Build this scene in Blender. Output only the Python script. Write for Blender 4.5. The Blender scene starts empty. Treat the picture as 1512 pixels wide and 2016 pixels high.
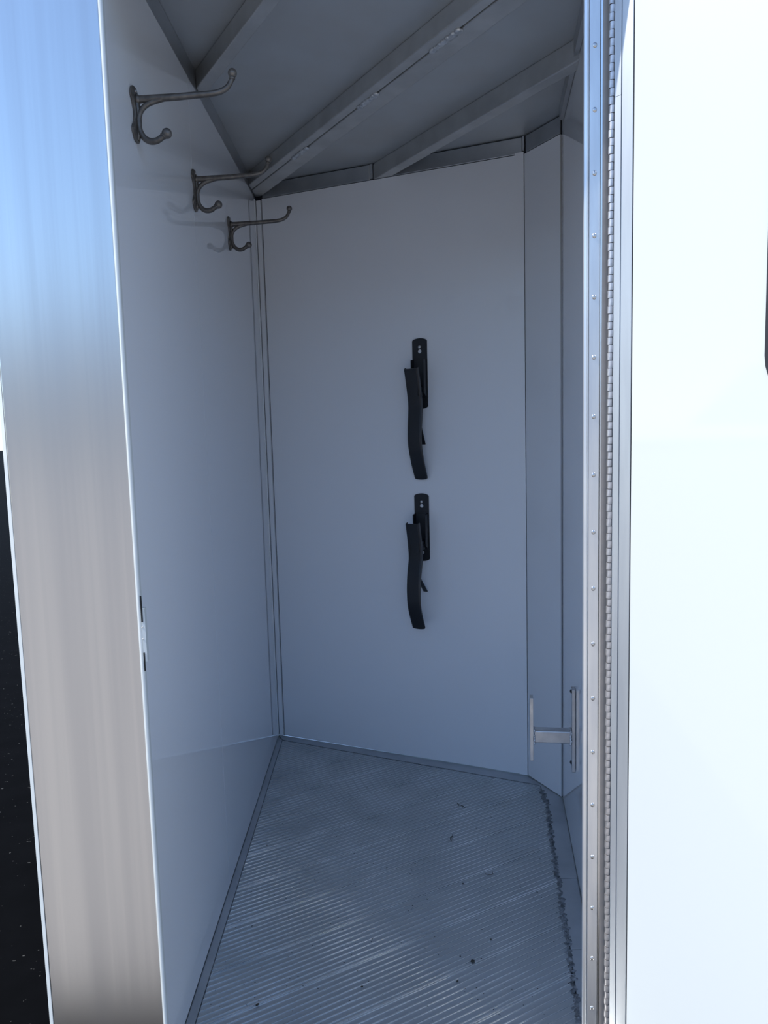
import bpy, bmesh, math, random
from mathutils import Vector, Matrix
random.seed(7)
S = bpy.context.scene
COL = S.collection

# ------------------------------------------------------------------ camera
EYE = 1.2                                   # eye height above the trailer floor (floor top = z 0)
F = 1514.0                                  # focal length in pixels of the 1512 x 2016 frame
def norm(v): return v.normalized()
down = norm(Vector((369.0, 13492.0, F)))    # world down seen in camera axes (x right, y down, z forward)
up = -down
fw = Vector((-10.0, 0.0, F)); fw.y = -(fw.x*up.x + fw.z*up.z)/up.y; fw.normalize()
rt = down.cross(fw)
M = Matrix((rt, fw, up))
cd = bpy.data.cameras.new('camera'); cam = bpy.data.objects.new('camera', cd); COL.objects.link(cam)
cx, cy, cz = M.col[0], -M.col[1], -M.col[2]
m4 = Matrix.Identity(4)
for i in range(3):
    m4[i][0], m4[i][1], m4[i][2] = cx[i], cy[i], cz[i]
m4[2][3] = EYE
cam.matrix_world = m4
cd.sensor_fit = 'VERTICAL'; cd.sensor_height = 36.0; cd.lens = F/2016*36.0
cd.clip_start = 0.02; cd.clip_end = 600
S.camera = cam

# ------------------------------------------------------------------ sky, sun, exposure
SUN_EL, SUN_AZ = math.radians(50), math.radians(-98)      # sun high to the left, almost level with the doorway
W = bpy.data.worlds.new('sky'); S.world = W; W.use_nodes = True
wn = W.node_tree; wn.nodes.clear()
sk = wn.nodes.new('ShaderNodeTexSky'); sk.sky_type = 'NISHITA'; sk.sun_disc = False
sk.sun_elevation = SUN_EL; sk.sun_rotation = SUN_AZ
sk.air_density = 1.0; sk.dust_density = 0.3; sk.ozone_density = 4.5; sk.altitude = 300
bg = wn.nodes.new('ShaderNodeBackground'); bg.inputs[1].default_value = 0.13
wo = wn.nodes.new('ShaderNodeOutputWorld')
wn.links.new(sk.outputs[0], bg.inputs[0]); wn.links.new(bg.outputs[0], wo.inputs[0])
sl = bpy.data.lights.new('sun', 'SUN'); sl.energy = 2.5; sl.angle = math.radians(0.53); sl.color = (1.0, 0.96, 0.9)
so = bpy.data.objects.new('sun', sl); COL.objects.link(so)
sd = Vector((math.sin(SUN_AZ)*math.cos(SUN_EL), math.cos(SUN_AZ)*math.cos(SUN_EL), math.sin(SUN_EL)))
so.rotation_euler = sd.to_track_quat('Z', 'Y').to_euler(); so.location = (-6, 0, 8)
S.view_settings.view_transform = 'Standard'; S.view_settings.look = 'None'
S.view_settings.exposure = 1.15; S.view_settings.gamma = 1.0; S.view_settings.use_curve_mapping = False

# ------------------------------------------------------------------ materials
def mat(name, col, rough=0.5, metal=0.0, coat=0.0, coat_rough=0.05, spec=0.5, var=None, scale=(1, 1, 1), nscale=8.0,
        bump=0.0, bscale=60.0, rvar=0.0, detail=4.0, aniso=0.0, aval=0.0):
    """var = second colour mixed in by a noise stretched by `scale`."""
    m = bpy.data.materials.new(name); m.use_nodes = True
    nt = m.node_tree; b = nt.nodes['Principled BSDF']; L = nt.links.new
    b.inputs['Base Color'].default_value = (*col, 1); b.inputs['Roughness'].default_value = rough
    b.inputs['Metallic'].default_value = metal; b.inputs['Coat Weight'].default_value = coat
    b.inputs['Coat Roughness'].default_value = coat_rough; b.inputs['Specular IOR Level'].default_value = spec
    tc = nt.nodes.new('ShaderNodeTexCoord'); mp = nt.nodes.new('ShaderNodeMapping'); mp.inputs['Scale'].default_value = scale
    L(tc.outputs['Object'], mp.inputs['Vector'])
    if var or rvar:
        n = nt.nodes.new('ShaderNodeTexNoise'); n.inputs['Scale'].default_value = nscale; n.inputs['Detail'].default_value = detail
        L(mp.outputs[0], n.inputs['Vector'])
        rp = nt.nodes.new('ShaderNodeValToRGB'); rp.color_ramp.elements[0].position = .32; rp.color_ramp.elements[1].position = .68
        L(n.outputs['Fac'], rp.inputs[0])
        if var:
            mx = nt.nodes.new('ShaderNodeMix'); mx.data_type = 'RGBA'
            mx.inputs[6].default_value = (*col, 1); mx.inputs[7].default_value = (*var, 1)
            L(rp.outputs[0], mx.inputs[0]); L(mx.outputs[2], b.inputs['Base Color'])
        if rvar:
            mr = nt.nodes.new('ShaderNodeMapRange'); mr.inputs[3].default_value = rough-rvar; mr.inputs[4].default_value = rough+rvar
            L(n.outputs['Fac'], mr.inputs[0]); L(mr.outputs[0], b.inputs['Roughness'])
    if bump:
        nb = nt.nodes.new('ShaderNodeTexNoise'); nb.inputs['Scale'].default_value = bscale; nb.inputs['Detail'].default_value = 3
        L(mp.outputs[0], nb.inputs['Vector'])
        bp = nt.nodes.new('ShaderNodeBump'); bp.inputs['Strength'].default_value = bump; bp.inputs['Distance'].default_value = .002
        L(nb.outputs['Fac'], bp.inputs['Height']); L(bp.outputs[0], b.inputs['Normal'])
    return m
def speck(m, col, scale=400, lo=.72, hi=.76):
    """small specks of another colour over a material"""
    nt = m.node_tree; b = nt.nodes['Principled BSDF']; L = nt.links.new
    inp = b.inputs['Base Color']; old = inp.links[0].from_socket if inp.links else None
    tc = nt.nodes.new('ShaderNodeTexCoord'); n = nt.nodes.new('ShaderNodeTexNoise'); n.inputs['Scale'].default_value = scale
    n.inputs['Detail'].default_value = 1; L(tc.outputs['Object'], n.inputs['Vector'])
    mr = nt.nodes.new('ShaderNodeMapRange'); mr.inputs[1].default_value = lo; mr.inputs[2].default_value = hi
    L(n.outputs['Fac'], mr.inputs[0])
    mx = nt.nodes.new('ShaderNodeMix'); mx.data_type = 'RGBA'
    if old: L(old, mx.inputs[6])
    else: mx.inputs[6].default_value = inp.default_value
    mx.inputs[7].default_value = (*col, 1); L(mr.outputs[0], mx.inputs[0]); L(mx.outputs[2], inp)
    return m

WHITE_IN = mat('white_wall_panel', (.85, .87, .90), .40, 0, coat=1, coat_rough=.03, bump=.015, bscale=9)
WHITE_EXT = mat('white_gelcoat', (.62, .65, .635), .35, 0, coat=.6, coat_rough=.05)
BRUSHED = mat('brushed_aluminium', (.70, .695, .68), .23, 1, var=(.58, .58, .58), scale=(1, 1, .012), nscale=34, rvar=.05, detail=6)
MILL = mat('mill_aluminium', (.84, .84, .83), .36, .85, var=(.72, .73, .74), scale=(1, 1, .12), nscale=60, rvar=.06)
SATIN = mat('satin_aluminium', (.52, .54, .55), .42, .6, var=(.42, .44, .46), scale=(1, 1, .1), nscale=30, rvar=.06)
MILL_DULL = mat('dull_aluminium_channel', (.66, .61, .56), .45, .5, var=(.58, .54, .50), scale=(1, 1, .1), nscale=40)
KNUCK = mat('hinge_steel', (.68, .65, .64), .42, .85, var=(.42, .41, .41), nscale=90)
CEIL = mat('ceiling_sheet', (.60, .63, .65), .45, .7, var=(.57, .58, .58), nscale=5, rvar=.05, bump=.04, bscale=12)
BEAM = mat('ceiling_tube', (.60, .61, .61), .38, .7, var=(.50, .51, .51), nscale=12, rvar=.05)
RAIL = mat('perimeter_tube', (.50, .52, .54), .34, .75, var=(.42, .44, .46), nscale=10)
WELD = mat('weld_metal', (.78, .80, .82), .34, .75, var=(.48, .50, .52), nscale=160, bump=.4, bscale=300)
FLOORM = speck(mat('floor_aluminium', (.50, .52, .53), .40, .7, var=(.45, .47, .48), scale=(1, 1, 1), nscale=3, rvar=.05, bump=.06, bscale=90), (.05, .05, .05), 130, .735, .755)
RIBM = mat('rib_crest_aluminium', (.90, .91, .92), .24, .9, var=(.52, .54, .55), nscale=7)
PLATE = mat('floor_border_plate', (.52, .54, .56), .42, .7, var=(.42, .44, .46), nscale=9, rvar=.06)
WELD_DK = mat('floor_weld', (.34, .36, .38), .45, .7, var=(.13, .135, .14), nscale=70, bump=.8, bscale=220)
DARK = mat('dark_seam', (.018, .022, .032), .6)
IRON = mat('cast_iron_hook', (.17, .158, .145), .40, .55, var=(.095, .088, .082), nscale=70, bump=.25, bscale=260)
BLACK = mat('black_powder_coat', (.012, .014, .018), .42, 0, bump=.12, bscale=500)
SCREW = mat('zinc_screw', (.60, .60, .60), .3, 1)
BARM = mat('aluminium_bar', (.62, .63, .64), .32, .9, var=(.50, .51, .53), nscale=30, rvar=.05)
RUBBER = mat('black_rubber', (.012, .012, .016), .5)
GLASS = mat('tinted_glass', (.05, .065, .08), .05, 0, spec=.6)
FOAM = mat('black_foam', (.006, .006, .007), .9)
ASPH = speck(mat('shade_dark_asphalt', (.0022, .0022, .0026), .95, 0, spec=.04, var=(.0012, .0012, .0014), nscale=6), (.07, .068, .062), 60, .74, .79)  # near-black base colour carries the shade on the ground around the trailer
CONC = mat('tan_concrete', (.40, .36, .31), .9, 0, spec=.2, var=(.35, .315, .275), nscale=.8)
DEBRIS = mat('dried_leaf', (.045, .04, .03), .9)

# ------------------------------------------------------------------ helpers
def link(name, bm, m, parent=None, smooth=False, bevel=0.0):
    bmesh.ops.recalc_face_normals(bm, faces=bm.faces)
    me = bpy.data.meshes.new(name); bm.to_mesh(me); bm.free()
    if smooth:
        for p in me.polygons: p.use_smooth = True
    for mm in (m if isinstance(m, (list, tuple)) else [m]): me.materials.append(mm)
    o = bpy.data.objects.new(name, me); COL.objects.link(o)
    if parent is not None: o.parent = parent
    if bevel:
        b = o.modifiers.new('bevel', 'BEVEL'); b.width = bevel; b.segments = 2; b.limit_method = 'ANGLE'
    return o
def empty(name, loc=(0, 0, 0), rz=0.0):
    o = bpy.data.objects.new(name, None); o.empty_display_size = .05; COL.objects.link(o); o.location = loc; o.rotation_euler = (0, 0, rz); return o
def tag(o, label=None, cat=None, group=None, kind=None):
    if label: o['label'] = label
    if cat: o['category'] = cat
    if group: o['group'] = group
    if kind: o['kind'] = kind
    return o
def add_prism(bm, pts, z0, z1, mi=0):
    a = [bm.verts.new((x, y, z0)) for x, y in pts]; b = [bm.verts.new((x, y, z1)) for x, y in pts]
    n = len(pts); fs = [bm.faces.new(a), bm.faces.new(b)]
    for i in range(n): fs.append(bm.faces.new((a[i], a[(i+1) % n], b[(i+1) % n], b[i])))
    for f in fs: f.material_index = mi
def prism(name, pts, z0, z1, m, parent=None, bevel=0.0, smooth=False):
    bm = bmesh.new(); add_prism(bm, pts, z0, z1); return link(name, bm, m, parent, smooth, bevel)
def box_pts(x0, y0, x1, y1): return [(x0, y0), (x1, y0), (x1, y1), (x0, y1)]
def box(name, x0, y0, z0, x1, y1, z1, m, parent=None, bevel=0.0):
    return prism(name, box_pts(x0, y0, x1, y1), z0, z1, m, parent, bevel)
class Wall:
    """plan line p -> q; s runs along it, d is the distance into the room (left hand side sign given)"""
    def __init__(s, p, q, inward):
        s.p = Vector(p); s.d = (Vector(q)-s.p); s.len = s.d.length; s.d.normalize(); s.n = Vector(inward).normalized()
        s.n = (s.n - s.d*s.n.dot(s.d)).normalized()
    def at(s, t, o): v = s.p + s.d*t + s.n*o; return (v.x, v.y)
    def pts(s, t0, t1, o0, o1): return [s.at(t0, o0), s.at(t1, o0), s.at(t1, o1), s.at(t0, o1)]
    def slab(s, name, t0, t1, o0, o1, z0, z1, m, parent=None, bevel=0.0):
        return prism(name, s.pts(t0, t1, o0, o1), z0, z1, m, parent, bevel)
def add_tube(bm, pts, radii, seg=12, cap=True):
    rings = []; n = len(pts); pts = [Vector(p) for p in pts]
    ref = None
    for i, p in enumerate(pts):
        t = (pts[min(i+1, n-1)]-pts[max(i-1, 0)]).normalized()
        if ref is None: ref = Vector((0, 1, 0)) if abs(t.y) < .9 else Vector((1, 0, 0))
        u = (ref - t*ref.dot(t)).normalized(); v = t.cross(u); ref = u
        rings.append([bm.verts.new(p + (u*math.cos(a)+v*math.sin(a))*radii[i]) for a in (2*math.pi*k/seg for k in range(seg))])
    for i in range(n-1):
        for k in range(seg): bm.faces.new((rings[i][k], rings[i][(k+1) % seg], rings[i+1][(k+1) % seg], rings[i+1][k]))
    if cap: bm.faces.new(rings[0]); bm.faces.new(rings[-1])
def spline(P, per=6):
    out = []; n = len(P)
    for i in range(n-1):
        p0, p1, p2, p3 = (P[max(i-1, 0)], P[i], P[i+1], P[min(i+2, n-1)])
        for k in range(per):
            t = k/per
            out.append(tuple(.5*((2*p1[j]) + (-p0[j]+p2[j])*t + (2*p0[j]-5*p1[j]+4*p2[j]-p3[j])*t*t + (-p0[j]+3*p1[j]-3*p2[j]+p3[j])*t**3) for j in range(len(p1))))
    out.append(tuple(P[-1])); return out
def clip_half(poly, n, c, keep_less):
    out = []; m = len(poly)
    f = lambda p: (n.x*p[0]+n.y*p[1]-c)*(1 if keep_less else -1)
    for i in range(m):
        a, b = poly[i], poly[(i+1) % m]; fa, fb = f(a), f(b)
        if fa <= 0: out.append(a)
        if (fa < 0 < fb) or (fb < 0 < fa):
            t = fa/(fa-fb); out.append((a[0]+(b[0]-a[0])*t, a[1]+(b[1]-a[1])*t))
    return out

# ------------------------------------------------------------------ the room: plan corners
LX = -.428                                   # face of the left wall
A, B, C = (LX, 2.918), (.476, 2.505), (.555, 2.339)
E_ = (.4095, 1.345)                          # right wall at the door jamb
Y0 = 1.345
ZP, ZC = 2.03, 2.084                         # top of the wall panels, ceiling sheet
wl = Wall((LX, 1.29), A, (1, 0)); wb = Wall(A, B, (0, -1)); wa = Wall(B, C, (-1, -.2)); wr = Wall(C, E_, (-1, 0))

# ground
g = prism('ground', box_pts(-60, -60, 60, 90), -.60, -.46, ASPH); tag(g, 'asphalt lot beside the trailer, its shade put into a near-black colour', kind='structure')
g = prism('floor_apron', box_pts(-40, -55, 40, .40), -.459, -.45, CONC); tag(g, 'tan concrete apron in front of the trailer', kind='structure')

# unseen backdrop ridge, added behind the camera only to shape the post's reflection
bm = bmesh.new(); random.seed(11); n = 90; top = []; bot = []
for i in range(n+1):
    x = -180+360*i/n; h = 10.5+1.6*math.sin(i*.31)+1.0*math.sin(i*.83+1)+random.uniform(-.5, .5)
    top.append(bm.verts.new((x, -62, h))); bot.append(bm.verts.new((x, -50, -.5)))
for i in range(n): bm.faces.new((bot[i], bot[i+1], top[i+1], top[i]))
bk = [bm.verts.new((v.co.x, -80, -.5)) for v in top]
for i in range(n): bm.faces.new((top[i], top[i+1], bk[i+1], bk[i]))
g = link('reflection_backdrop', bm, mat('backdrop_brown', (.30, .28, .26), .95, var=(.20, .20, .19), nscale=.5)); tag(g, 'added backdrop ridge far behind the photographer, there for the post reflection', kind='structure')

# left wall
w = wl.slab('wall_left', -.001, wl.len+.02, -.022, -.006, 0, 2.16, DARK); tag(w, 'glossy white panelled side wall with the hooks', kind='structure')
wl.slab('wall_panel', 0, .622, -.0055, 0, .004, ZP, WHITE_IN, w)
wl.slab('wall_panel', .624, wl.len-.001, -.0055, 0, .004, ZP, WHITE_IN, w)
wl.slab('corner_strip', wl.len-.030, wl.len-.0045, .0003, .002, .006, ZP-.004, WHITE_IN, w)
# back wall
w = wb.slab('wall_back', -.02, wb.len+.01, -.022, -.006, 0, 2.16, DARK); tag(w, 'white back wall carrying the two folding racks', kind='structure')
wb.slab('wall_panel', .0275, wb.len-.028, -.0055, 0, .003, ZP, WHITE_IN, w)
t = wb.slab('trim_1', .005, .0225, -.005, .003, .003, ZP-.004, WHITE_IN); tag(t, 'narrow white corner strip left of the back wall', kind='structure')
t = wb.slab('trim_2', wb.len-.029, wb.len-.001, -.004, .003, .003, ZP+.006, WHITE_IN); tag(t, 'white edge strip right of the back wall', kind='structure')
# angled panel and right wall
w = wa.slab('wall_angled', -.012, wa.len+.012, -.022, -.006, 0, 2.16, DARK); tag(w, 'narrow angled white wall between back and right walls', kind='structure')
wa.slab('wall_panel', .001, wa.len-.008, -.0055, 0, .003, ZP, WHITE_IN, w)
w = wr.slab('wall_right', -.005, wr.len+.0, -.022, -.006, 0, 2.16, DARK); tag(w, 'glossy white right wall behind the door jamb', kind='structure')
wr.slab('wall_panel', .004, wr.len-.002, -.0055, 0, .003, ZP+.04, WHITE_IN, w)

# ceiling
room = [(LX, Y0-.02), (LX, 2.918), B, C, E_]
outer = [(LX-.02, 1.27), (LX-.02, 2.945), (B[0]+.01, B[1]+.024), (C[0]+.025, C[1]+.012), (.44, 1.36), (.44, 1.27)]
ce = prism('ceiling', outer, ZC, ZC+.05, CEIL); tag(ce, 'dark aluminium sheet ceiling with tube beams', kind='structure')
bd, bn = Vector((.5, -.8660254)), Vector((.8660254, .5))
inner = [(LX, 1.30), (LX, 2.918), B, C, (.405, 1.30)]
def beam(n0, n1, z0, name='ceiling_beam', bev=.003):
    p = clip_half(clip_half(inner, bn, n1, True), bn, n0, False)
    return prism(name, p, z0, ZC, BEAM, ce, bev)
beam(.633, .665, 2.04)
b1 = beam(1.018, 1.0455, 2.04); beam(1.050, 1.104, 2.04)
beam(1.366, 1.403, 2.031)
prism('beam_gap', clip_half(clip_half(inner, bn, 1.0505, True), bn, 1.045, False), 2.05, ZC, DARK, ce)
def weld(name, p, q, z, r, parent, m=WELD, step=.006, jit=.25):
    p, q = Vector(p), Vector(q); n = max(2, int((q-p).length/step)); bm = bmesh.new()
    for i in range(n):
        c = p.lerp(q, (i+.5)/n); rr = r*(1+random.uniform(-jit, jit))
        mt = Matrix.Translation((c.x, c.y, z)) @ Matrix.Diagonal((1, 1, .55, 1))
        bmesh.ops.create_icosphere(bm, subdivisions=2, radius=rr, matrix=mt)
    return link(name, bm, m, parent, True)
def bp(n, s): v = bn*n + bd*(-s); return (v.x, v.y)
for s0, s1 in ((1.53, 1.42), (1.87, 1.777), (2.305, 2.20)):
    weld('weld_bead', bp(1.047, s0), bp(1.047, s1), 2.0385, .0085, b1)
# perimeter tubes
for wll, t0, t1 in ((wb, .03, .462), (wb, .476, wb.len-.006), (wa, .008, wa.len-.008)):
    wll.slab('perimeter_rail', t0, t1, -.0055, .001, ZP+.002, ZC-.003, RAIL, ce, .002)
wl.slab('perimeter_rail', 0, wl.len-.01, -.0055, -.001, ZP+.002, ZC-.001, RAIL, ce)
wr.slab('perimeter_rail', .06, wr.len-.02, .001, .012, 2.045, ZC-.001, RAIL, ce)
weld('weld_bead', wb.at(.469, .002), wb.at(.471, .002), 2.055, .004, ce)
prism('joint_bar', wb.pts(.464, .4745, -.004, .004), ZP+.004, ZC-.002, RAIL, ce)
prism('joint_bar', wb.pts(wb.len-.004, wb.len+.002, -.003, .006), ZP+.008, ZC-.002, RAIL, ce)

# floor: base plate, ribbed planks, border plates and welds
fl = prism('floor', [(LX-.012, 1.27), (LX-.012, 2.936), (B[0]+.008, B[1]+.014), (C[0]+.014, C[1]+.004), (.424, 1.345), (.40, 1.27)], -.05, -.004, PLATE); tag(fl, 'ribbed aluminium plank floor', kind='structure')
ra = math.radians(61.0); rd = Vector((math.sin(ra), math.cos(ra))); rn = Vector((math.cos(ra), -math.sin(ra)))
deck = [(-.4065, 1.262), (-.4065, 2.862), (.035, 2.650), (.500, 2.429), (.494, 2.300), (.458, 2.068), (.4215, 1.805), (.4, 1.65), (.3685, 1.435), (.35, 1.262)]
JO, PW = -1.3105, .1379; PITCH = PW/9
k0 = -12
for k in range(-12, 4):
    lo, hi = JO+k*PW, JO+(k+1)*PW
    body = clip_half(clip_half(deck, rn, hi-.0006, True), rn, lo+.0006, False)
    if len(body) < 3: continue
    bm = bmesh.new(); add_prism(bm, body, -.0038, 0)
    for r in range(9):
        c = lo + (r+.5)*PITCH
        strip = clip_half(clip_half(deck, rn, c+.0010, True), rn, c-.0010, False)
        if len(strip) < 3: continue
        add_prism(bm, strip, -.001, .0012, 1)
    if k % 1 == 0:                                             # the double lip at each plank joint
        for c in (lo+.0022,):
            strip = clip_half(clip_half(deck, rn, c+.0016, True), rn, c-.0016, False)
            if len(strip) >= 3: add_prism(bm, strip, -.001, .0014, 1)
    link('floor_plank', bm, [FLOORM, RIBM], fl)
prism('border_plate', [(LX+.001, 1.26), (LX+.001, 2.90), (-.4085, 2.866), (-.4085, 1.26)], -.0038, .0012, PLATE, fl)
prism('border_plate', [(LX+.002, 2.914), (.474, 2.501), (.499, 2.434), (.035, 2.655), (-.4065, 2.867)], -.0038, .001, PLATE, fl)
prism('border_plate', [(.476, 2.500), (.553, 2.336), (.49, 1.906), (.433, 1.906), (.465, 2.068), (.501, 2.300), (.502, 2.425)], -.0038, .001, PLATE, fl)
prism('border_plate', [(.4885, 1.904), (.448, 1.63), (.405, 1.63), (.432, 1.904)], -.0038, .001, PLATE, fl)
prism('border_plate', [(.4475, 1.628), (.40, 1.31), (.354, 1.31), (.374, 1.435), (.404, 1.628)], -.0038, .001, PLATE, fl)
def rough_weld(name, P, r, parent, seed, flat=.45):
    random.seed(seed); bm = bmesh.new()
    for a, b in zip(P[:-1], P[1:]):
        a, b = Vector(a), Vector(b); n = max(2, int((b-a).length/.0045))
        for i in range(n):
            c = a.lerp(b, i/n); off = random.uniform(-r*.45, r*.45); rr = r*random.uniform(.45, 1.0)
            mt = Matrix.Translation((c.x+off, c.y+random.uniform(-.001, .001), .0)) @ Matrix.Rotation(random.uniform(0, 3), 4, 'Z') @ Matrix.Diagonal((1, random.uniform(.4, .8), flat, 1))
            bmesh.ops.create_icosphere(bm, subdivisions=1, radius=rr, matrix=mt)
    return link(name, bm, WELD_DK, parent, False)
rough_weld('floor_weld', [(.4995, 2.40), (.4965, 2.30), (.461, 2.068), (.4255, 1.805), (.403, 1.65), (.371, 1.435), (.352, 1.30)], .0105, fl, 3)['kind'] = 'stuff'
rough_weld('floor_weld', [(-.404, 2.866), (.035, 2.652), (.500, 2.430)], .003, fl, 4)['kind'] = 'stuff'

# ------------------------------------------------------------------ outer shell
sk_ = prism('trim_3', [(-.60, 1.255), (-.60, 3.4), (1.2, 3.4), (1.2, 1.37), (.42, 1.37), (.395, 1.255)], -.16, -.052, MILL); tag(sk_, 'aluminium trailer chassis under the floor', kind='structure')
o = prism('wall_exterior_left', box_pts(-.615, 1.30, -.604, 3.4), -.14, 2.25, WHITE_EXT); tag(o, 'white outer side skin of the trailer', kind='structure')
o = prism('wall_exterior_front', box_pts(.426, 1.352, 1.25, 1.366), -.14, 2.25, WHITE_EXT); tag(o, 'white outer skin behind the open door', kind='structure')
o = prism('ceiling_roof', [(-.615, 1.255), (-.615, 3.4), (1.25, 3.4), (1.25, 1.34), (.5, 1.34), (.40, 1.255)], 2.25, 2.30, WHITE_EXT); tag(o, 'white trailer roof', kind='structure')
o = prism('trim_4', box_pts(-.40, 1.265, .426, 1.335), 1.955, 2.249, MILL); tag(o, 'aluminium header above the doorway', kind='structure')
o = prism('trim_5', box_pts(-.40, 1.262, .36, 1.34), -.05, -.005, MILL); tag(o, 'aluminium door sill', kind='structure')

# left door post
post = prism('trim_6', [(-.6025, 1.25), (-.409, 1.25), (-.409, 1.256), (-.452, 1.288), (-.452, 1.39), (-.6025, 1.39)], -.16, 2.249, BRUSHED, None, .0015)
tag(post, 'wide brushed aluminium door post on the left', kind='structure')
prism('edge_skin', [(-.6125, 1.262), (-.6118, 1.256), (-.6035, 1.2515), (-.6027, 1.29), (-.6125, 1.29)], -.16, 2.249, WHITE_EXT, post, .001)
prism('edge_lip', [(-.4092, 1.2500), (-.4078, 1.2468), (-.4050, 1.2446), (-.4020, 1.2446), (-.4008, 1.2462), (-.4008, 1.2545), (-.4087, 1.2555)], -.16, 1.954, WHITE_EXT, post, .0008)
sp = prism('strike_plate', box_pts(-.4007, 1.2440, -.3950, 1.2545), .822, .912, WHITE_EXT); sp.parent = post
prism('foam_pad', box_pts(-.4006, 1.2425, -.3985, 1.2438), .806, .837, FOAM, sp)
prism('foam_pad', box_pts(-.4006, 1.2425, -.3982, 1.2438), .889, .933, FOAM, sp)
for z in (.880, .860):
    bm = bmesh.new(); bmesh.ops.create_icosphere(bm, subdivisions=1, radius=.0012, matrix=Matrix.Translation((-.400, 1.2438, z))); link('screw', bm, SCREW, sp)

# right door jamb
jb = prism('trim_7', [(.3465, 1.3135), (.348, 1.3105), (.3515, 1.309), (.3545, 1.3105), (.3550, 1.312), (.3555, 1.3085), (.3725, 1.3085), (.3728, 1.345), (.408, 1.350), (.408, 1.365), (.3585, 1.347)], -.05, 1.954, MILL)
tag(jb, 'riveted aluminium door jamb on the right', kind='structure')
prism('jamb_lip', [(.3730, 1.3045), (.3750, 1.3035), (.3758, 1.3060), (.3755, 1.3250), (.3730, 1.3250)], -.05, 1.954, BRUSHED, jb)
prism('hinge_channel', [(.3762, 1.3110), (.3905, 1.3120), (.3905, 1.3400), (.3762, 1.3400)], -.05, 1.954, MILL_DULL, jb)
rv0 = None
for k in range(20):
    z = 1.798-.0987*k
    if rv0 is None:
        bm = bmesh.new(); bmesh.ops.create_uvsphere(bm, u_segments=16, v_segments=8, radius=.0043, matrix=Matrix.Diagonal((.85, .5, 1, 1)))
        bmesh.ops.create_uvsphere(bm, u_segments=10, v_segments=6, radius=.0014, matrix=Matrix.Translation((0, -.0013, 0)) @ Matrix.Diagonal((1, .5, 1, 1)))
        rv0 = link('rivet', bm, SCREW, jb, True); r = rv0
    else: r = rv0.copy(); COL.objects.link(r)
    r.location = (.3645-.0007, 1.3085, z)

# open door with its piano hinge
DA = math.radians(-42); dd = Vector((-math.sin(DA), -math.cos(DA)))     # direction away from the hinge
D0 = Vector((.3930, 1.2975)); dn = Vector((-dd.y*-1, 0)); dn = Vector((-.743, -.669))
wd = Wall(D0, D0+dd*.80, dn)
door = wd.slab('door_1', .034, .80, -.030, 0, -.02, 1.945, WHITE_EXT, None, .001); tag(door, 'open white door with a tinted window, sunlit inner face', kind='structure')
wd.slab('door_frame', .0125, .0328, -.030, .0014, -.02, 1.945, SATIN, door, .0006)
wd.slab('edge_seal', .0328, .0340, -.028, -.0006, -.02, 1.945, RUBBER, door)
hl = wd.slab('hinge_leaf', .0015, .0127, .0016, .0030, -.02, 1.712, SATIN, door)
wd.slab('hinge_leaf', .0015, .0127, .0016, .0032, 1.7125, 1.945, SATIN, door)
hp = None; nk = 156; kp = .01262
me_k = None
for k in range(nk):
    z = -.015 + kp*k
    if me_k is None:
        bm = bmesh.new(); add_tube(bm, [(0, 0, .0005), (0, 0, kp-.0005)], [.0046, .0046], 24)
        o = link('hinge_knuckle', bm, KNUCK, hl, False); me_k = o
    else: o = me_k.copy(); COL.objects.link(o)
    o.location = (.3882 + (.0006 if k % 2 else -.0005), 1.2985, z)
bm = bmesh.new(); add_tube(bm, [(.3882, 1.2985, -.02), (.3882, 1.2985, 1.956)], [.0036, .0036], 10); link('hinge_pin', bm, RUBBER, hl)
# door window
def rrect(t0, t1, z0, z1, r, n=8):
    out = []
    for cx_, cz_, a0 in ((t1-r, z1-r, 0), (t0+r, z1-r, 90), (t0+r, z0+r, 180), (t1-r, z0+r, 270)):
        for i in range(n+1):
            a = math.radians(a0+90*i/n); out.append((cx_+r*math.cos(a), cz_+r*math.sin(a)))
    return out
def door_plate(name, loop, o0, o1, m, parent, hole=None):
    bm = bmesh.new()
    def V(p, o): x, y = wd.at(p[0], o); return bm.verts.new((x, y, p[1]))
    n = len(loop)
    A0 = [V(p, o0) for p in loop]; A1 = [V(p, o1) for p in loop]
    for i in range(n): bm.faces.new((A0[i], A0[(i+1) % n], A1[(i+1) % n], A1[i]))
    if hole:
        H0 = [V(p, o0) for p in hole]; H1 = [V(p, o1) for p in hole]
        for i in range(n):
            j = (i+1) % n
            bm.faces.new((H0[i], H1[i], H1[j], H0[j])); bm.faces.new((A1[i], A1[j], H1[j], H1[i])); bm.faces.new((A0[i], H0[i], H0[j], A0[j]))
    else: bm.faces.new(A0); bm.faces.new(A1)
    return link(name, bm, m, parent)
win = door_plate('window_gasket', rrect(.2445, .64, 1.205, 1.76, .08), .0005, .0045, RUBBER, door, rrect(.2500, .6345, 1.2105, 1.7545, .075))
door_plate('gasket_lip', rrect(.2510, .6335, 1.2115, 1.7535, .074), .0005, .0035, RUBBER, win, rrect(.2530, .6315, 1.2135, 1.7515, .072))
door_plate('window_glass', rrect(.2500, .6345, 1.2105, 1.7545, .075), .0002, .0015, GLASS, door)

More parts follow.
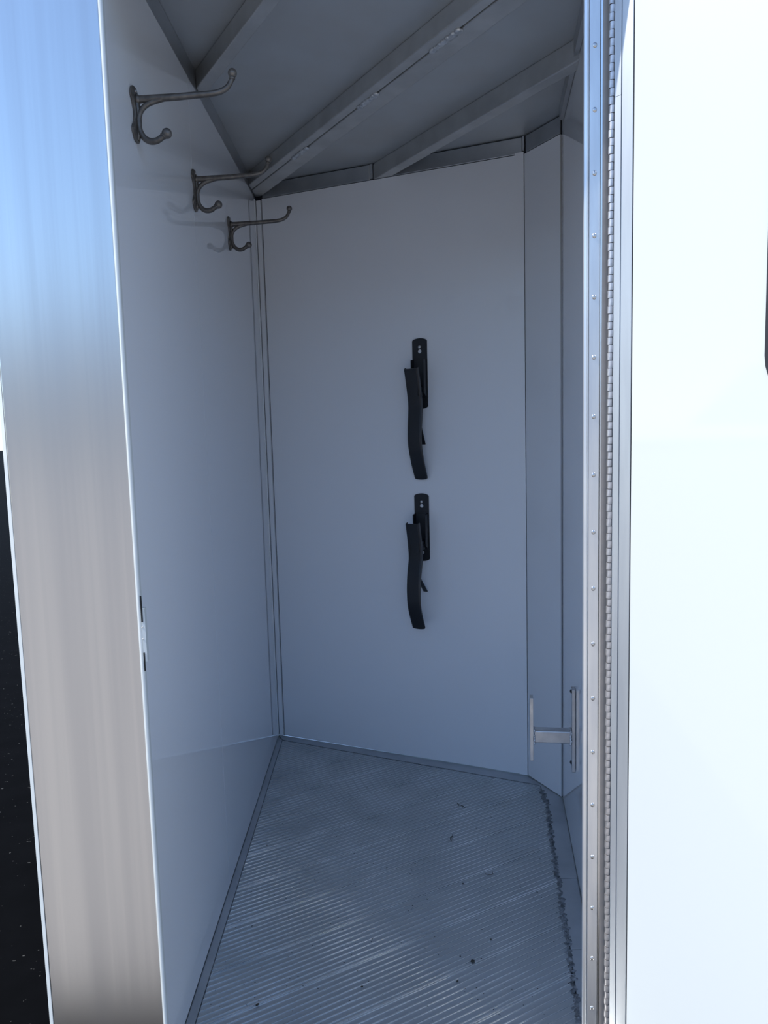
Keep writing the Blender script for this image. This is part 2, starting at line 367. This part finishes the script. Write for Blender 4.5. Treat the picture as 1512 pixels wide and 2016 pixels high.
# ------------------------------------------------------------------ harness hooks on the left wall
def make_hook():
    # local axes: x out of the wall, y along the wall, z up; origin on the wall face at mid plate
    root = empty('harness_hook')
    arm = [(.006, .026), (.044, .0275), (.082, .029), (.111, .031), (.138, .0325), (.158, .036), (.171, .043), (.178, .053), (.1805, .060)]
    low = [(.060, .0275), (.044, .0235), (.028, .0185), (.016, .010), (.0095, -.001), (.0075, -.014), (.0095, -.028), (.016, -.040), (.0265, -.0465), (.038, -.046), (.047, -.041), (.052, -.037)]
    bm = bmesh.new(); P = spline(arm, 5); n = len(P)
    add_tube(bm, [(x, 0, z) for x, z in P], [.0068-.0026*i/(n-1) for i in range(n)], 14)
    bmesh.ops.create_uvsphere(bm, u_segments=14, v_segments=8, radius=.0088, matrix=Matrix.Translation((.008, 0, .026)) @ Matrix.Diagonal((.8, 1, 1, 1)))
    add_tube(bm, [(.1802, 0, .056), (.1806, 0, .0585), (.1808, 0, .061)], [.0052, .0058, .0050], 12)
    link('upper_arm', bm, IRON, root, True)
    bm = bmesh.new(); bmesh.ops.create_uvsphere(bm, u_segments=16, v_segments=12, radius=.0082, matrix=Matrix.Translation((.1815, 0, .067))); link('upper_ball', bm, IRON, root, True)
    bm = bmesh.new(); P = spline(low, 5); n = len(P)
    add_tube(bm, [(x, 0, z) for x, z in P], [.0050 if i < n*.5 else .0050+.0008*math.sin((i/n-.5)*6.28) for i in range(n)], 14)
    add_tube(bm, [(.0495, 0, -.0395), (.0515, 0, -.0375), (.0530, 0, -.036)], [.0060, .0068, .0058], 12)
    link('lower_hook', bm, IRON, root, True)
    bm = bmesh.new(); bmesh.ops.create_uvsphere(bm, u_segments=16, v_segments=12, radius=.0092, matrix=Matrix.Translation((.0575, 0, -.0335))); link('lower_ball', bm, IRON, root, True)
    # dog-bone plate
    out = []
    for i in range(48):
        a = 2*math.pi*i/48; z = .0485*math.sin(a); u = abs(z)/.0485
        w_ = .0055 + .0125*math.exp(-((abs(z)-.031)/.014)**2)
        if u > .64: w_ = min(w_, .018*math.sqrt(max(0, 1-((abs(z)-.031)/.0176)**2)))
        w_ *= 1.25
        out.append((math.copysign(w_, math.cos(a)) if abs(math.cos(a)) > 1e-6 else 0, z))
    bm = bmesh.new()
    r0 = [bm.verts.new((.0006, y, z)) for y, z in out]; r1 = [bm.verts.new((.0036, y, z)) for y, z in out]; r2 = [bm.verts.new((.0058, y*.72, z*.95)) for y, z in out]
    for q0, q1 in ((r0, r1), (r1, r2)):
        for i in range(48): bm.faces.new((q0[i], q0[(i+1) % 48], q1[(i+1) % 48], q1[i]))
    bm.faces.new(r2); bm.faces.new(r0)
    add_tube(bm, [(.006, 0, .026), (.0085, 0, .0), (.0085, 0, -.03), (.005, 0, -.044)], [.0055, .0048, .0048, .003], 10)
    link('wall_plate', bm, IRON, root)
    for z in (.040, -.024):
        bm = bmesh.new(); bmesh.ops.create_uvsphere(bm, u_segments=12, v_segments=6, radius=.0034, matrix=Matrix.Translation((.0062, .007 if z < 0 else 0, z)) @ Matrix.Diagonal((.5, 1, 1, 1)))
        link('screw', bm, SCREW, root, True)
    return root
def copy_tree(o, parent=None):
    c = o.copy(); COL.objects.link(c); c.parent = parent
    for ch in list(o.children): copy_tree(ch, c)
    return c
hk = make_hook(); src = hk
for i, (y, z, lab) in enumerate(((1.468, 1.772, 'grey cast iron harness hook nearest the doorway, highest in view'),
                                 (1.921, 1.772, 'middle cast iron harness hook of three, its ball in front of the ceiling beam'),
                                 (2.356, 1.777, 'dark harness hook farthest in, lowest in view beside the wall corner'))):
    h = src if i == 0 else copy_tree(src)
    h.location = (LX, y, z); tag(h, lab, 'hook', 'harness hooks on the left wall')

# ------------------------------------------------------------------ folding saddle racks on the back wall
def plate_with_holes(name, hw, hh, arc, holes, y0, y1, m, parent):
    cu = bpy.data.curves.new(name, 'CURVE'); cu.dimensions = '2D'; cu.fill_mode = 'BOTH'; cu.extrude = (y1-y0)/2
    def poly(pts):
        s = cu.splines.new('POLY'); s.points.add(len(pts)-1); s.use_cyclic_u = True
        for i, p in enumerate(pts): s.points[i].co = (p[0], p[1], 0, 1)
    out = [(hw*math.cos(a), hh-arc+arc*math.sin(a)) for a in (math.pi*i/12 for i in range(13))]
    out += [(-x, -z) for x, z in out]
    poly(out)
    for hx, hz, r in holes: poly([(hx+r*math.cos(a), hz+r*math.sin(a)) for a in (2*math.pi*i/16 for i in range(16))])
    tmp = bpy.data.objects.new(name, cu); me = bpy.data.meshes.new_from_object(tmp)
    bpy.data.objects.remove(tmp); bpy.data.curves.remove(cu)
    me.transform(Matrix.Translation((0, (y0+y1)/2, 0)) @ Matrix.Rotation(math.pi/2, 4, 'X'))
    me.materials.append(m); o = bpy.data.objects.new(name, me); COL.objects.link(o); o.parent = parent; return o
def make_rack(s, zc, prof, brace, zbox, lab):
    # local axes: x along the wall to the right, -y out of the wall, z up; origin on the wall at plate centre
    x, y = wb.at(s, 0); ang = math.atan2(wb.d.y, wb.d.x)
    root = empty('saddle_rack', (x, y, zc), ang); tag(root, lab, 'saddle rack', 'folding saddle racks on the back wall')
    hh = .1185
    plate_with_holes('wall_plate', .0265, hh, .010, [(0, hh-.0435, .0068), (0, -hh+.030, .0068)], -.0045, -.0008, BLACK, root)
    for z in (hh-.0295, -hh+.044):
        bm = bmesh.new(); bmesh.ops.create_uvsphere(bm, u_segments=14, v_segments=8, radius=.0054, matrix=Matrix.Translation((0, -.0052, z)) @ Matrix.Diagonal((1, .5, 1, 1)))
        bmesh.ops.create_cube(bm, size=1, matrix=Matrix.Translation((0, -.0074, z)) @ Matrix.Rotation(.6, 4, 'Y') @ Matrix.Diagonal((.0050, .001, .001, 1)))
        link('screw', bm, SCREW, root, True)
    # pivot bracket: raised box on the plate that carries the arm
    z1, z0 = zbox; bm = bmesh.new()
    for xa, xb in ((-.0235, -.0205), (.0205, .0235)):
        v = [bm.verts.new(p) for p in ((xa, -.004, z1), (xb, -.004, z1), (xb, -.004, z0), (xa, -.004, z0), (xa, -.030, z1-.004), (xb, -.030, z1-.004), (xb, -.030, z0+.02), (xa, -.030, z0+.02))]
        for f in ((0, 1, 2, 3), (4, 7, 6, 5), (0, 4, 5, 1), (3, 2, 6, 7), (0, 3, 7, 4), (1, 5, 6, 2)): bm.faces.new([v[i] for i in f])
    bmesh.ops.create_cube(bm, size=1, matrix=Matrix.Translation((0, -.0055, (z1+z0)/2)) @ Matrix.Diagonal((.047, .003, z1-z0, 1)))
    add_tube(bm, [(-.025, -.026, prof[2][1]-zc), (.025, -.026, prof[2][1]-zc)], [.004, .004], 10)
    for xx in (-.016, .016): # link straps between pivot and arm
        pz = prof[0][1]-.03-zc
        bmesh.ops.create_cube(bm, size=1, matrix=Matrix.Translation((xx, -(.026+prof[2][0])/2, prof[2][1]-zc)) @ Matrix.Diagonal((.003, abs(prof[2][0]-.020), .030, 1)))
    link('pivot_bracket', bm, BLACK, root, False)
    # arm: broad bent bar with down-turned flanges
    P = spline([(o, z-zc) for o, z in prof], 5); n = len(P)
    bm = bmesh.new(); hw = .0235; rows = []
    for i, (o, z) in enumerate(P):
        a = P[max(i-1, 0)]; b = P[min(i+1, n-1)]; t = Vector((b[0]-a[0], b[1]-a[1])).normalized(); nn = Vector((t.y, -t.x))   # towards the wall
        if nn.x > 0: nn = -nn
        fl_ = .016 if i < n*.42 else max(.004, .016-.02*(i/n-.42))
        endw = hw
        sec = [(-endw, fl_), (-endw, .002), (-endw+.004, 0), (endw-.004, 0), (endw, .002), (endw, fl_), (endw-.0025, fl_), (endw-.0030, .0035), (-endw+.0030, .0035), (-endw+.0025, fl_)]
        sag = .0
        rows.append([bm.verts.new((x_, -(o + nn.x*d_), z + nn.y*d_ + sag)) for x_, d_ in sec])
    k = len(rows[0])
    for i in range(n-1):
        for j in range(k): bm.faces.new((rows[i][j], rows[i][(j+1) % k], rows[i+1][(j+1) % k], rows[i+1][j]))
    bm.faces.new(rows[0]); bm.faces.new(rows[-1])
    # rounded toe
    o, z = P[-1]; o2, z2 = P[-2]; t = Vector((o-o2, z-z2)).normalized()
    toe = [(hw*math.cos(a), .006*math.sin(a)) for a in (math.pi*i/10 for i in range(11))]
    f0 = [bm.verts.new((x_, -(o + t.x*q), z + t.y*q)) for x_, q in toe]; f1 = [bm.verts.new((x_, -(o + t.x*q) + .0035, z + t.y*q)) for x_, q in toe]
    bm.faces.new(f0); bm.faces.new(f1)
    for i in range(len(f0)-1): bm.faces.new((f0[i], f0[i+1], f1[i+1], f1[i]))
    link('folding_arm', bm, BLACK, root)
    # brace leg hanging behind the arm
    (oa, za), (ob, zb) = brace; bm = bmesh.new(); a = Vector((0, -oa, za-zc)); b = Vector((0, -ob, zb-zc)); t = (b-a).normalized(); nn = Vector((0, t.z, -t.y))*.0015
    v = []
    for c in (a, b):
        for sx, sn in ((-1, -1), (1, -1), (1, 1), (-1, 1)): v.append(bm.verts.new(c + Vector((sx*.0075+.011, 0, 0)) + nn*sn))
    for f in ((0, 1, 2, 3), (4, 7, 6, 5), (0, 4, 5, 1), (1, 5, 6, 2), (2, 6, 7, 3), (3, 7, 4, 0)): bm.faces.new([v[i] for i in f])
    link('brace_leg', bm, BLACK, root)
    return root
def depthz(z, o): return EYE + (z-EYE)*(2.65-o*.93)/2.65      # the measured heights were taken at the wall plane
def prof(P): return [(o, depthz(z, o)) for o, z in P]
s_r = (Vector((.1455, 2.656))-wb.p).dot(wb.d)
make_rack(s_r+.001, 1.3725, prof([(.092, 1.390), (.080, 1.352), (.070, 1.314), (.061, 1.270), (.064, 1.235), (.071, 1.190), (.073, 1.150), (.068, 1.120), (.055, 1.085), (.036, 1.047), (.016, 1.016)]),
          ((.064, 1.225), (.014, 1.133)), (.048, -.085), 'upper black folding saddle rack, folded down on the back wall')
make_rack(s_r-.004, .845, prof([(.098, .856), (.088, .815), (.080, .775), (.077, .735), (.085, .705), (.094, .670), (.0995, .632), (.100, .595), (.095, .560), (.080, .525), (.056, .486)]),
          ((.085, .690), (.010, .620)), (.050, -.080), 'lower black folding saddle rack, hanging closer to the floor')

# ------------------------------------------------------------------ welded bar bracket low on the right wall
s_b = (Vector((.497, 1.957))-wr.p).dot(wr.d)
br = empty('wall_bracket', (*wr.at(s_b, 0), .38), 0); tag(br, 'low aluminium bracket of two flat bars joined by a square tube on right wall', 'bracket')
def wrslab(name, t0, t1, o0, o1, z0, z1, m, bev=.0008):
    ox, oy = wr.at(s_b, 0)
    return prism(name, [(a-ox, b-oy) for a, b in wr.pts(s_b+t0, s_b+t1, o0, o1)], z0-.38, z1-.38, m, br, bev)
bp1 = wrslab('mounting_bar', -.030, 0, .0012, .0095, .268, .494, BARM)
wrslab('square_tube', -.032, -.001, .0097, .1105, .3455, .3795, BARM, .003)
bp2 = wrslab('end_bar', -.022, .006, .1107, .1195, .299, .472, BARM)
for z in (.486, .289):
    x, y = wr.at(s_b-.015, .0105); ox, oy = wr.at(s_b, 0)
    bm = bmesh.new(); bmesh.ops.create_uvsphere(bm, u_segments=12, v_segments=6, radius=.0052, matrix=Matrix.Translation((x-ox, y-oy, z-.38)) @ Matrix.Diagonal((.75, 1, 1, 1)))
    link('bolt_head', bm, BLACK, bp1, True)
for o_ in (.0125, .1085):
    bm = bmesh.new(); ox, oy = wr.at(s_b, 0); random.seed(int(o_*1e4))
    for z in [i*.0045 for i in range(-4, 5)]:
        x, y = wr.at(s_b, o_+random.uniform(-.001, .001))
        bmesh.ops.create_icosphere(bm, subdivisions=1, radius=random.uniform(.003, .0042), matrix=Matrix.Translation((x-ox, y-oy, .3625+z-.38)))
        for t_, zz in ((-.014+z*.7, .3795), (-.014+z*.7, .3455)):
            x, y = wr.at(s_b+t_, o_); bmesh.ops.create_icosphere(bm, subdivisions=1, radius=random.uniform(.0028, .004), matrix=Matrix.Translation((x-ox, y-oy, zz-.38)))
    link('weld_bead', bm, WELD, br, True)

# ------------------------------------------------------------------ small debris on the floor
def flake(name, x, y, r, sx, rz, lab, cat, grp=None):
    bm = bmesh.new(); bmesh.ops.create_icosphere(bm, subdivisions=2, radius=r, matrix=Matrix.Diagonal((sx, 1, .45, 1)))
    random.seed(int(abs(x*1e4)))
    for v in bm.verts: v.co *= random.uniform(.8, 1.15)
    zmin = min(v.co.z for v in bm.verts)
    o = link(name, bm, DEBRIS, None); o.location = (x, y, .0017-zmin); o.rotation_euler = (0, 0, rz); return tag(o, lab, cat, grp)
def twig(x, y, rz, sc, lab, seed):
    random.seed(seed); bm = bmesh.new()
    P = [(0, 0, .0008)]; a = 0
    for i in range(6):
        a += random.uniform(-.7, .7); p = P[-1]; P.append((p[0]+.006*math.cos(a), p[1]+.006*math.sin(a), .0008))
    add_tube(bm, P, [.0008]*len(P), 6)
    for q in (2, 3, 4):
        b = random.choice((1, -1))*random.uniform(.6, 1.3); p = P[q]
        add_tube(bm, [p, (p[0]+.007*math.cos(b), p[1]+.007*math.sin(b), .0008)], [.0007, .0004], 6)
    o = link('dry_twig', bm, DEBRIS, None); o.location = (x, y, .0018); o.rotation_euler = (0, 0, rz); o.scale = (sc, sc, sc)
    return tag(o, lab, 'twig', 'dry twigs on the floor')
flake('pebble', .177, 1.599, .0042, 1.25, .3, 'largest dark pebble on the floor, nearest the right-hand weld', 'pebble', 'dark pebbles on the floor')
flake('pebble', .136, 1.538, .0022, 1.5, .9, 'small dark chip on the ribs left of the largest pebble', 'pebble', 'dark pebbles on the floor')
flake('pebble', -.288, 1.487, .0028, 1.7, 1.0, 'dark grain low on the left of the ribbed floor', 'pebble', 'dark pebbles on the floor')
flake('pebble', -.070, 1.531, .0024, 1.2, .2, 'small round dark grain near the bottom middle of the floor', 'pebble', 'dark pebbles on the floor')
flake('pebble', .228, 1.671, .0018, 1.1, .2, 'tiny black grain behind the largest pebble', 'pebble', 'dark pebbles on the floor')
flake('pebble', .187, 1.894, .0020, 1.2, .2, 'tiny black grain in the middle of the floor', 'pebble', 'dark pebbles on the floor')
twig(.215, 2.325, -.9, 1.1, 'dry twig fragment farthest back on the floor', 1)
twig(.175, 2.10, .7, 1.1, 'dry twig fragment in the middle of three on floor', 2)
twig(.250, 1.935, -.9, .9, 'branched dry twig fragment nearest the doorway', 5)
